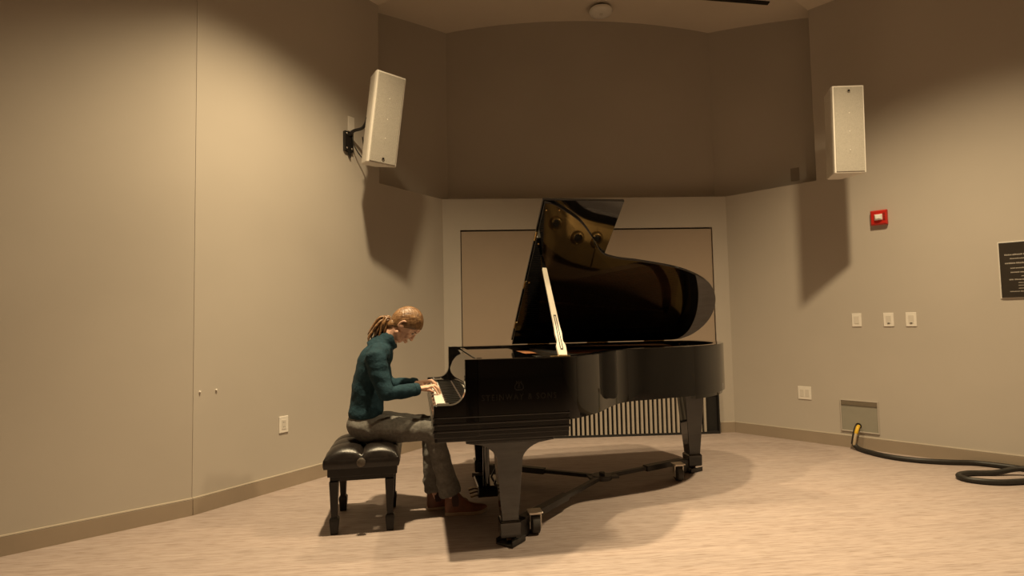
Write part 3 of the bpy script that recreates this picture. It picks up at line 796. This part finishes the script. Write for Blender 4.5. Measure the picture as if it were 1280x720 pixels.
# sweater
sw = MB()
tor2 = [(-.402, .618, .104, .158), (-.398, .65, .108, .155), (-.392, .70, .103, .142), (-.386, .80, .100, .146), (-.360, .90, .105, .160), (-.340, .97, .108, .174), (-.332, 1.010, .102, .168), (-.320, 1.042, .090, .14), (-.308, 1.066, .065, .095)]
sw.loft([[Q(c + a * math.cos(2 * PI * i / 24), .72 + b * math.sin(2 * PI * i / 24), z) for i in range(24)] for c, z, a, b in tor2])
for sg, a in ARMS.items():
    up_ = a['sh'] + Vector((.015, -sg * .05, .02))
    cf = a['el'].lerp(a['wr'], .88)
    sw.tube([up_, a['sh'], a['sh'].lerp(a['el'], .5) + Vector((-.006, 0, 0)), a['el'], a['el'].lerp(a['wr'], .4), cf], [.068, .068, .059, .052, .046, .037], 16, True)
nk = [Q(-.335, .72, 1.018), Q(-.300, .72, 1.056), Q(-.262, .72, 1.084), Q(-.222, .72, 1.098)]
sw.tube(nk, [.088, .074, .064, .061], 18)
def wr_sw(p):
    q = Vector((p.x, p.y, p.z))
    n1 = noise.noise(q * 11) * .006 + noise.noise(Vector((q.x * 14, q.y * 14, q.z * 30))) * .0045
    return n1
sweater = remeshed('sweater', sw, MSWEAT, per_, .008, 5, wr_sw)
# waistband and cuffs as ribbed edges
for sg, a in ARMS.items():
    d_ = (a['wr'] - a['el']).normalized(); c0 = a['el'].lerp(a['wr'], .84)
    obj('cuff', MB().tube([c0, c0 + d_ * .015, c0 + d_ * .034], [.041, .0415, .037], 18), MSWEAT, sweater, 60)
# trousers
tr = MB()
tr.ball(Q(-.405, .72, .570), (.112, .175, .085), 22, 14)
tr.loft([[Q(c + a * math.cos(2 * PI * i / 24), .72 + b * math.sin(2 * PI * i / 24), z) for i in range(24)] for c, z, a, b in ((-.402, .52, .10, .16), (-.402, .60, .102, .155), (-.400, .64, .098, .145))])
for sg, a in LEGS.items():
    h_, k_, n_ = a['hip'], a['kn'], a['an']
    tr.tube([h_, h_.lerp(k_, .35), h_.lerp(k_, .7), k_], [.086, .083, .072, .062], 18, True)
    tr.tube([k_ + Vector((.0, 0, .005)), k_.lerp(n_, .35), k_.lerp(n_, .7), n_ + Vector((.002, 0, .018))], [.062, .062, .064, .070], 18)
def wr_tr(p):
    n = noise.noise(Vector((p.x * 16, p.y * 9, p.z * 24))) * .005 + noise.noise(Vector(p) * 34) * .0022
    near = max(0, 1 - abs((p.x + pu) - .0) / .12)
    return n * (1 + near) + .0018 * math.sin(p.x * 95 + p.z * 60) * near
trousers = remeshed('trousers', tr, MJEAN, per_, .0085, 4, wr_tr)
# shoes
def shoe(heel, ang, name='shoe'):
    c_, s_ = math.cos(ang), math.sin(ang)
    T = lambda x, y, z: Vector((heel.x + x * c_ - y * s_, heel.y + x * s_ + y * c_, z))
    def wid(x):
        pts = [(0, .024), (.03, .033), (.09, .032), (.16, .041), (.20, .043), (.235, .036), (.258, .022), (.268, .008)]
        for (a, b), (c, d) in zip(pts[:-1], pts[1:]):
            if x <= c: return b + (d - b) * (x - a) / (c - a)
        return .006
    spring = lambda x: .0 + .022 * max(0, (x - .17) / .1) ** 2
    xs_ = [0, .012, .03, .06, .09, .12, .15, .18, .205, .228, .246, .258, .266]
    so_ = MB().loft([[T(x, (wid(x) + .003) * a, 0) + Vector((0, 0, b + spring(x))) for a, b in ((-1, 0), (1, 0), (1, .020), (-1, .020))] for x in xs_])
    top = [(0, .125), (.012, .138), (.03, .143), (.06, .143), (.082, .138), (.10, .116), (.12, .094), (.15, .073), (.18, .062), (.205, .056), (.228, .050), (.246, .044), (.258, .036), (.266, .026)]
    def sect(x, h, grow=0.0):
        w_ = wid(x) + grow; z0 = .016 + spring(x); h = h + spring(x) * .5; hh = h - z0; rr = []
        for q in range(20):
            t = 2 * PI * q / 20
            sn = max(0, math.sin(t))
            rr.append(T(x, w_ * math.copysign(abs(math.cos(t)) ** .75, math.cos(t)) * (1 - .16 * sn), z0 + hh * sn ** .8))
        return rr
    up_ = MB().loft([sect(x, h) for x, h in top])
    sh = obj(name, up_, MSHOE, per_, 80)
    obj('sole', so_, MSOLE, sh, 40, .002)
    for sg in (-1, 1):                                     # dark elastic panel on each side of the ankle
        ga = MB(); rg = []
        for k in range(9):
            t = k / 8; hz = .055 + .075 * t; hw = .020 * math.sin(PI * min(1, .25 + t * .55)) + .002
            xc = .066 - .004 * t
            w0 = (wid(xc) + .0025) * (1 - .16 * ((hz - .016) / .127) ** 1.2) * (1 - .35 * max(0, (hz - .06) / .08) ** 3)
            rg.append([T(xc - hw, sg * (w0 - .004), hz), T(xc + hw, sg * (w0 - .004), hz), T(xc + hw, sg * (w0 + .001), hz), T(xc - hw, sg * (w0 + .001), hz)])
        obj('elastic_panel', ga.loft(rg), MLACE, sh, 30)
    obj('pull_tab', MB().box((-.003, -.008, .0), (.002, .008, .022), Matrix.Translation(T(.004, 0, .128))), MSHOE, sh, 0)
    return sh
shoe(Q(.082, .652, 0), math.radians(-3)); shoe(Q(-.025, .765, 0), math.radians(8))
# hair
hr = MB(); SEG, ROW = 160, 40; vs = []; 
def sstep(a, b, x):
    t = min(1, max(0, (x - a) / (b - a))); return t * t * (3 - 2 * t)
for r_ in range(ROW + 1):
    th = PI * r_ / ROW
    for i in range(SEG):
        ph = 2 * PI * i / SEG
        # poles at the face and at the tie, so the combed ridges run front to back
        f0, s_, u0 = math.cos(th), math.sin(th) * math.cos(ph), math.sin(th) * math.sin(ph)
        f_, u_ = f0 * .94 + u0 * .342, u0 * .94 - f0 * .342
        fx, ux = f_ * .097, u_ * .103 + .018
        line = -.018 + (fx - .016) * 1.02 if fx > .016 else (-.088 + .058 * sstep(-.045, .016, fx))
        k_ = sstep(-.010, .006, ux - line)
        comb = math.sin(ph * 27 + 1.3 * math.sin(th * 3)) * .6 + math.sin(ph * 43 + th * 2) * .4
        rr_ = (.90 + .155 * k_) + .013 * k_ * comb * math.sin(th) ** .7
        vs.append(H(-.006 + f_ * .095 * rr_, s_ * .0765 * rr_, .018 + u_ * .102 * rr_))
fs = []
for r_ in range(ROW):
    for i in range(SEG):
        j = (i + 1) % SEG; fs.append((r_ * SEG + i, r_ * SEG + j, (r_ + 1) * SEG + j, (r_ + 1) * SEG + i))
hr.add(vs, fs)
hr.ball(H(-.046, 0, -.060), (.038, .052, .046), 20, 12, (hf, hs, hu_))
hair = obj('hair', hr, MHAIR, per_, 180)
TI = Q(-.236, .72, 1.214)
hr2 = MB()
for q in range(9):                                         # hair gathered from the skull into the tie
    a = 2 * PI * q / 9
    hr2.tube([H(-.045, .030 * math.sin(a), .022 + .026 * math.cos(a)), H(-.084, .022 * math.sin(a), .034 + .020 * math.cos(a)), TI + Vector((.004, .008 * math.sin(a), .008 * math.cos(a)))], [.022, .018, .010], 10, True)
obj('hair_gather', hr2, MHAIR, hair, 180)
obj('hair_tie', MB().tube([TI + Vector((.008, 0, .004)), TI + Vector((-.008, 0, -.004))], [.017, .017], 12, True), MTIE, hair, 60)
pt = MB(); rnd = random.Random(4)
for q in range(38):
    a = rnd.uniform(0, 2 * PI); r_ = rnd.uniform(.2, 1)
    oy, oz = math.cos(a) * r_, math.sin(a) * r_
    ph = rnd.uniform(0, 6.28); endx = rnd.uniform(-.146, -.022); endz = rnd.uniform(-.132, -.080)
    pts = []
    for k in range(8):
        t = k / 7
        bx_ = TI.x - .008 + (endx) * (t ** .75) - .012 * math.sin(PI * t) * 1.2
        bz_ = TI.z + .022 * math.sin(PI * min(1, t * 1.7)) * (1 - t) + endz * t ** 1.45
        wv = .007 * math.sin(ph + t * 11) * t
        sp_ = .010 + .026 * math.sin(PI * min(.8, t * .9))
        pts.append((bx_ + wv + oz * .4 * sp_, TI.y + oy * sp_ * .9 + .005 * math.cos(ph + t * 9), bz_ + oz * sp_ + wv))
    pt.tube(pts, [.006, .008, .0088, .0088, .0085, .0075, .006, .003], 6, True)
po2 = obj('ponytail', pt, MHAIR, hair, 180)

# ------------------------------------------------------------------ loudspeakers
def speaker(label, loc, yaw, pitch, badge_top, roll):
    """front looks along local -y; z up; origin at the centre of the cabinet"""
    t = thing('loudspeaker', label, 'loudspeaker', group='wall loudspeakers flanking the niche')
    t.matrix_world = Matrix.Translation(loc) @ Matrix.Rotation(yaw, 4, 'Z') @ Matrix.Rotation(pitch, 4, 'X') @ Matrix.Rotation(roll, 4, 'Y')
    hw, hd, hh = .125, .13, .355
    plan = [(-hw, -hd), (hw, -hd), (hw, -hd + .03), (.065, hd - .015), (.045, hd), (-.045, hd), (-.065, hd - .015), (-hw, -hd + .03)]
    obj('cabinet', MB().prism(plan, XYZ, -hh, hh), MSPK, t, 0, .006)
    g = obj('grille', MB().box((-hw + .012, -hd - .006, -hh + .012), (hw - .012, -hd + .002, hh - .012)), MMESH, t, 0, .003)
    bd = MB(); bz = (hh - .045) if badge_top else (-hh + .045)
    bd.cyl((0, -hd - .009, bz), (0, -hd - .005, bz), .013, 16)
    b_ = obj('badge', bd, MSATIN, t, 40)
    rg = [[(r * math.cos(a), -hd - y, bz + r * math.sin(a)) for r, y in ((.013, .005), (.013, .0105), (.009, .0105), (.009, .005))] for a in [2 * PI * q / 16 for q in range(17)]]
    obj('badge_ring', MB().loft(rg, cap=False), MZINC, b_, 40)
    for z in (.13, -.02, -.17) if badge_top else (.16, 0, -.15):
        obj('grille_screw', MB().ball((0, -hd - .006, z), (.005, .003, .005), 8, 6), MWPL, g, 180)
    return t
spk1 = speaker('white column loudspeaker tilted on a black bracket on left wall', Vector((-1.045, 4.50, 2.83)), math.radians(40), math.radians(11), False, math.radians(2))
spk2 = speaker('white upright column loudspeaker on right wall above red fire alarm', Vector((2.752, 4.62, 2.687)), math.radians(-2), math.radians(2), True, 0)
# brackets in world space, then parented keeping place
def adopt(o, parent):
    o.parent = parent; o.matrix_parent_inverse = parent.matrix_world.inverted()
bpy.context.view_layer.update()
sb = s_on(L1, dL, (-1.335, 4.70))
Mx = frame(L1, dL, nL, sb, 2.735)
br = MB().box((-.045, 0, -.085), (.045, .030, .085), Mx)
ob = obj('wall_bracket', br, MSATIN, None, 0, .003); adopt(ob, spk1)
sc = MB()
for x in (-.026, .026):
    for z in (-.06, .065): sc.add([Mx @ Vector(p) for p in MB().ball((x, .031, z), (.008, .004, .008), 8, 6).v], MB().ball((0, 0, 0), 1, 8, 6).f)
o2 = obj('bracket_screw', sc, MZINC, ob, 180)
arm_pts = [Mx @ Vector((0, .03, .05)), Mx @ Vector((.01, .07, .085)), Mx @ Vector((.03, .16, .10)), spk1.matrix_world @ Vector((-.06, .10, .02))]
o3 = obj('bracket_arm', MB().tube(crom(arm_pts, 6), .013, 10), MSATIN, ob, 60)
cb = [Mx @ Vector((.02, .028, .10)), Mx @ Vector((.04, .05, -.04)), Mx @ Vector((.10, .10, -.14)), spk1.matrix_world @ Vector((-.08, .11, -.14))]
o4 = obj('speaker_cable', MB().tube(crom(cb, 6), .005, 8), MCAB, ob, 60)
o5 = obj('cable_tail', MB().tube([Mx @ Vector((.0, .02, -.08)), Mx @ Vector((.01, .02, -.11)), Mx @ Vector((.02, .018, -.135))], [.012, .012, .006], 8), MSATIN, ob, 60)
sr = s_on(BR, dR, (3.03, 5.10)); Mr = frame(BR, dR, nR, sr, 2.75)
br = MB().box((-.045, 0, -.085), (.045, .03, .085), Mr)
ob = obj('wall_bracket', br, MSATIN, None, 0, .003); adopt(ob, spk2)
obj('bracket_arm', MB().tube([Mr @ Vector((0, .03, .02)), Mr @ Vector((0, .09, .02)), spk2.matrix_world @ Vector((0, .115, .0))], .014, 10), MSATIN, ob, 60)

# ------------------------------------------------------------------ small wall fittings
def plate(name, label, cat, mtx, w_, h_, kind, group=None):
    t = wall_thing(name, label, cat, mtx, group)
    obj('cover_plate', MB().box((-w_ / 2, 0, -h_ / 2), (w_ / 2, .007, h_ / 2)), MWPL, t, 0, .0025)
    if kind == 'blank':
        obj('insert', MB().box((-w_ * .24, .007, -h_ * .29), (w_ * .24, .010, h_ * .29)), MWPL2, t, 0, .001)
    if kind == 'switch':
        i_ = obj('rocker', MB().frustum((-w_ * .24, .0065, w_ * .24, .0085), -h_ * .29, (-w_ * .24, .0065, w_ * .24, .0115), h_ * .29), MWPL2, t, 0)
        obj('indicator', MB().box((-.008, .008, -h_ * .29), (.008, .0115, -h_ * .23)), MDARK, t, 0)
    if kind == 'outlet':
        i_ = obj('receptacle', MB().box((-w_ * .24, .007, -h_ * .29), (w_ * .24, .0095, h_ * .29)), MWPL2, t, 0, .001)
        sl = MB()
        for z in (-.017, .017):
            for x in (-.006, .006): sl.box((x - .0012, .0092, z - .005), (x + .0012, .0099, z + .005))
        obj('slot', sl, MDARK, i_, 0)
    if kind == 'double':
        for x in (-.023, .023):
            obj('receptacle', MB().box((x - .017, .007, -.034), (x + .017, .0095, .034)), MWPL2, t, 0, .001)
    return t
plate('outlet', 'white wall outlet low on left wall beside the bench', 'outlet', frame(L1, dL, nL, s_on(L1, dL, (-1.705, 4.22)), .465), .075, .12, 'outlet')
plate('junction_plate', 'small white cover plate above black speaker bracket on left wall', 'plate', frame(L1, dL, nL, s_on(L1, dL, (-1.345, 4.755)), 2.90), .07, .13, 'none')
for p, lb, kd in (((3.073, 5.062), 'plain white switch plate leftmost of three in a row on right wall', 'blank'),
                  ((3.241, 4.887), 'white switch plate in the middle of three in a row on right wall', 'switch'),
                  ((3.353, 4.770), 'white switch plate rightmost of three nearest the dark sign', 'switch')):
    plate('switch_plate', lb, 'switch', frame(BR, dR, nR, s_on(BR, dR, p), 1.137), .076, .118, kd, 'switch plates in a row on the right wall')
plate('outlet', 'wide white double outlet low on right wall left of grey recess', 'outlet', frame(BR, dR, nR, s_on(BR, dR, (2.749, 5.400)), .455), .118, .12, 'double')
# nails
for k, (x, y) in enumerate(((-2.045, 3.71), (-1.985, 3.80))):
    t = obj('wall_anchor', MB().tube([(0, -.002, 0), (0, .006, 0), (0, .011, 0)], [.006, .006, .003], 10), MWPL, None, 60)
    t.matrix_world = frame(L1, dL, nL, s_on(L1, dL, (x, y)), .775)
    tag(t, ('tiny white wall anchor nearest the corner seam on left wall', 'tiny white wall anchor right of its twin on left wall')[k], 'anchor', 'tiny wall anchors')
# fire alarm
fa = wall_thing('fire_alarm', 'red square fire alarm with clear strobe on right wall', 'alarm', frame(BR, dR, nR, s_on(BR, dR, (3.225, 4.905)), 2.025))
obj('housing', MB().loft([[(-.063, 0, -.064), (.063, 0, -.064), (.063, 0, .064), (-.063, 0, .064)], [(-.063, .03, -.064), (.063, .03, -.064), (.063, .03, .064), (-.063, .03, .064)], [(-.055, .045, -.056), (.055, .045, -.056), (.055, .045, .056), (-.055, .045, .056)]]), MRED, fa, 0, .004)
obj('strobe_lens', MB().loft([[(-.032 * q, y, -.022 * q - .004), (.032 * q, y, -.022 * q - .004), (.032 * q, y, .022 * q + .006), (-.032 * q, y, .022 * q + .006)] for y, q in ((.044, 1), (.062, .85), (.078, .5))]), MLENS, fa, 30, .003)
hs_ = MB()
for i in range(5): hs_.box((.034, .045, -.03 + i * .014), (.05, .0462, -.024 + i * .014))
obj('sounder_slots', hs_, MDARK, fa, 0)
# recessed box with cable
wb = wall_thing('recessed_box', 'grey recessed connection box at the foot of right wall', 'box', frame(BR, dR, nR, s_on(BR, dR, (3.060, 5.076)), .284))
w2, h2, dp = .150, .140, .012
mb = MB()
for lo, hi in (((-w2, 0, -h2), (w2, dp, -h2 + .008)), ((-w2, 0, h2 - .008), (w2, dp, h2)), ((-w2, 0, -h2 + .008), (-w2 + .008, dp, h2 - .008)), ((w2 - .008, 0, -h2 + .008), (w2, dp, h2 - .008))): mb.box(lo, hi)
obj('rim', mb, MW, wb, 0, .001)
obj('back_panel', MB().box((-w2 + .008, .0005, -h2 + .008), (w2 - .008, .003, h2 - .008)), MGREY, wb, 0)
obj('shade_strip', MB().box((-w2 + .008, .003, h2 - .045), (w2 - .008, .010, h2 - .009)), mat('box_shade', (.17, .14, .10), .6, var=.05), wb, 0)  # dark strip painted as the shade under the top of the recess
obj('cable_port', MB().cyl((-.012, .003, -.085), (-.012, .005, -.085), .026, 14), MDARK, wb, 40)
Mb = frame(BR, dR, nR, s_on(BR, dR, (3.060, 5.076)), .284)
start = [Mb @ Vector((-.012, .006, -.085)), Mb @ Vector((-.010, .05, -.095)), Mb @ Vector((-.022, .075, -.16)), Mb @ Vector((-.035, .075, -.235))]
cab = thing('power_cable', 'thick black cable snaking from grey recess along floor with a loop', 'cable', (start[3].x, start[3].y, 0))
O = Vector((start[3].x, start[3].y, 0))
z_ = .021
gp = [(2.99, 5.00), (3.00, 4.87), (3.06, 4.70), (3.20, 4.57), (3.38, 4.50), (3.56, 4.46), (3.69, 4.36), (3.78, 4.25), (3.83, 4.13), (3.80, 4.03), (3.60, 3.985), (3.33, 3.955), (3.18, 4.02), (3.17, 4.12), (3.28, 4.185), (3.48, 4.185), (3.70, 4.15), (4.0, 3.9), (4.3, 3.5)]
path = [start[3]] + [Vector((x, y, z_ + (.034 if 15.5 < i < 17.5 else 0))) for i, (x, y) in enumerate(gp)]
path = [p - O for p in crom(path, 8)]
obj('cable', MB().tube(path, .020, 10), MCAB, cab, 60)
hd1 = [p - O for p in crom(start, 6)]
room = Vector((-nR.x, -nR.y, 0)); side = Vector((dR.x, dR.y, 0))
obj('cable_head', MB().tube([p - side * .010 for p in hd1], .014, 10), MCAB, cab, 60)
yp = [p + room * .014 + side * .006 for p in hd1]
obj('yellow_cable', MB().tube(yp[1:11], .015, 10, True), MYEL, cab, 60)
obj('pale_cable', MB().tube([p + room * .002 for p in yp[10:]], .012, 10, True), mat('cable_pale', (.55, .44, .30), .5, var=.06), cab, 60)
# sign
sg_ = wall_thing('sign', 'dark brown text sign on right wall at the frame edge', 'sign', frame(BR, dR, nR, s_on(BR, dR, (3.762, 4.345)) + .27, 1.505))
obj('mount', MB().box((-.278, 0, -.217), (.278, .007, .217)), MWPL2, sg_, 0, .001)
obj('panel', MB().box((-.27, .007, -.21), (.27, .016, .21)), MSIGN, sg_, 0, .002)
tx = MB(); rnd = random.Random(11)
for (z, h, x0, x1) in ((.115, .012, -.24, .24), (.085, .009, -.21, .2), (.050, .011, -.24, .22), (.012, .009, -.21, .2), (-.02, .009, -.21, .22), (-.05, .007, -.15, .2), (-.075, .010, -.22, .2), (-.10, .006, -.17, .2), (-.12, .006, -.17, .2), (-.142, .006, -.17, .2), (-.165, .007, -.22, .2)):
    x = x0
    while x < x1:
        wl = rnd.uniform(.02, .06)
        xx = x
        while xx < min(x + wl, x1):                        # letter strokes, too small to read
            lw = rnd.uniform(.35, .6) * h; tx.box((xx, .0155, z - h / 2), (xx + lw, .0165, z + h * rnd.uniform(.25, .5))); xx += lw + h * .12
        x += wl + h * .7
obj('lettering', tx, MSIGNT, sg_, 0)

# niche wall plate, smoke detector, slot diffuser
tU = (NRa - NCb).normalized(); nU = Vector((-tU.y, tU.x)); nU = nU if nU.y > 0 else -nU
plate_m = frame(NCb, tU, nU, (NRa - NCb).length - .27, 2.60)
t = wall_thing('blank_plate', 'small brown blank plate low in the right end of the niche', 'plate', plate_m)
obj('cover_plate', MB().box((-.04, 0, -.065), (.04, .006, .065)), mat('brown_plate', (.27, .22, .175), .5, var=.03), t, 0, .002)
sm = thing('smoke_detector', 'white smoke detector on the vaulted ceiling above the niche', 'detector', (.99, 5.78, zv(.985)))
obj('base', MB().cyl((0, 0, -.03), (0, 0, .0), .075, 24), MSATIN, sm, 40)
hd_ = MB(); rg = []
for r_, z in ((.06, -.03), (.118, -.034), (.125, -.05), (.115, -.072), (.07, -.086), (.03, -.09)):
    rg.append([(r_ * math.cos(2 * PI * i / 28), r_ * math.sin(2 * PI * i / 28), z) for i in range(28)])
hd_.loft(rg); ho_ = obj('head', hd_, MWPL, sm, 50)
obj('sensor', MB().cyl((.0, -.02, -.088), (.0, -.02, -.096), .018, 14), MWPL2, ho_, 40)
sd = thing('ceiling_slot', 'thin dark slot diffuser in the ceiling at top right', 'vent', (2.16, 5.5, 0))
m_ = MB().loft([[(x, y, zv(2.16 + x) + .0), (x, y + .05, zv(2.16 + x)), (x, y + .05, zv(2.16 + x) - .012), (x, y, zv(2.16 + x) - .012)] for x, y in ((-.44, .0), (-.2, -.03), (0, -.05), (.2, -.08), (.42, -.12))])
obj('frame', m_, MDARK, sd, 0)
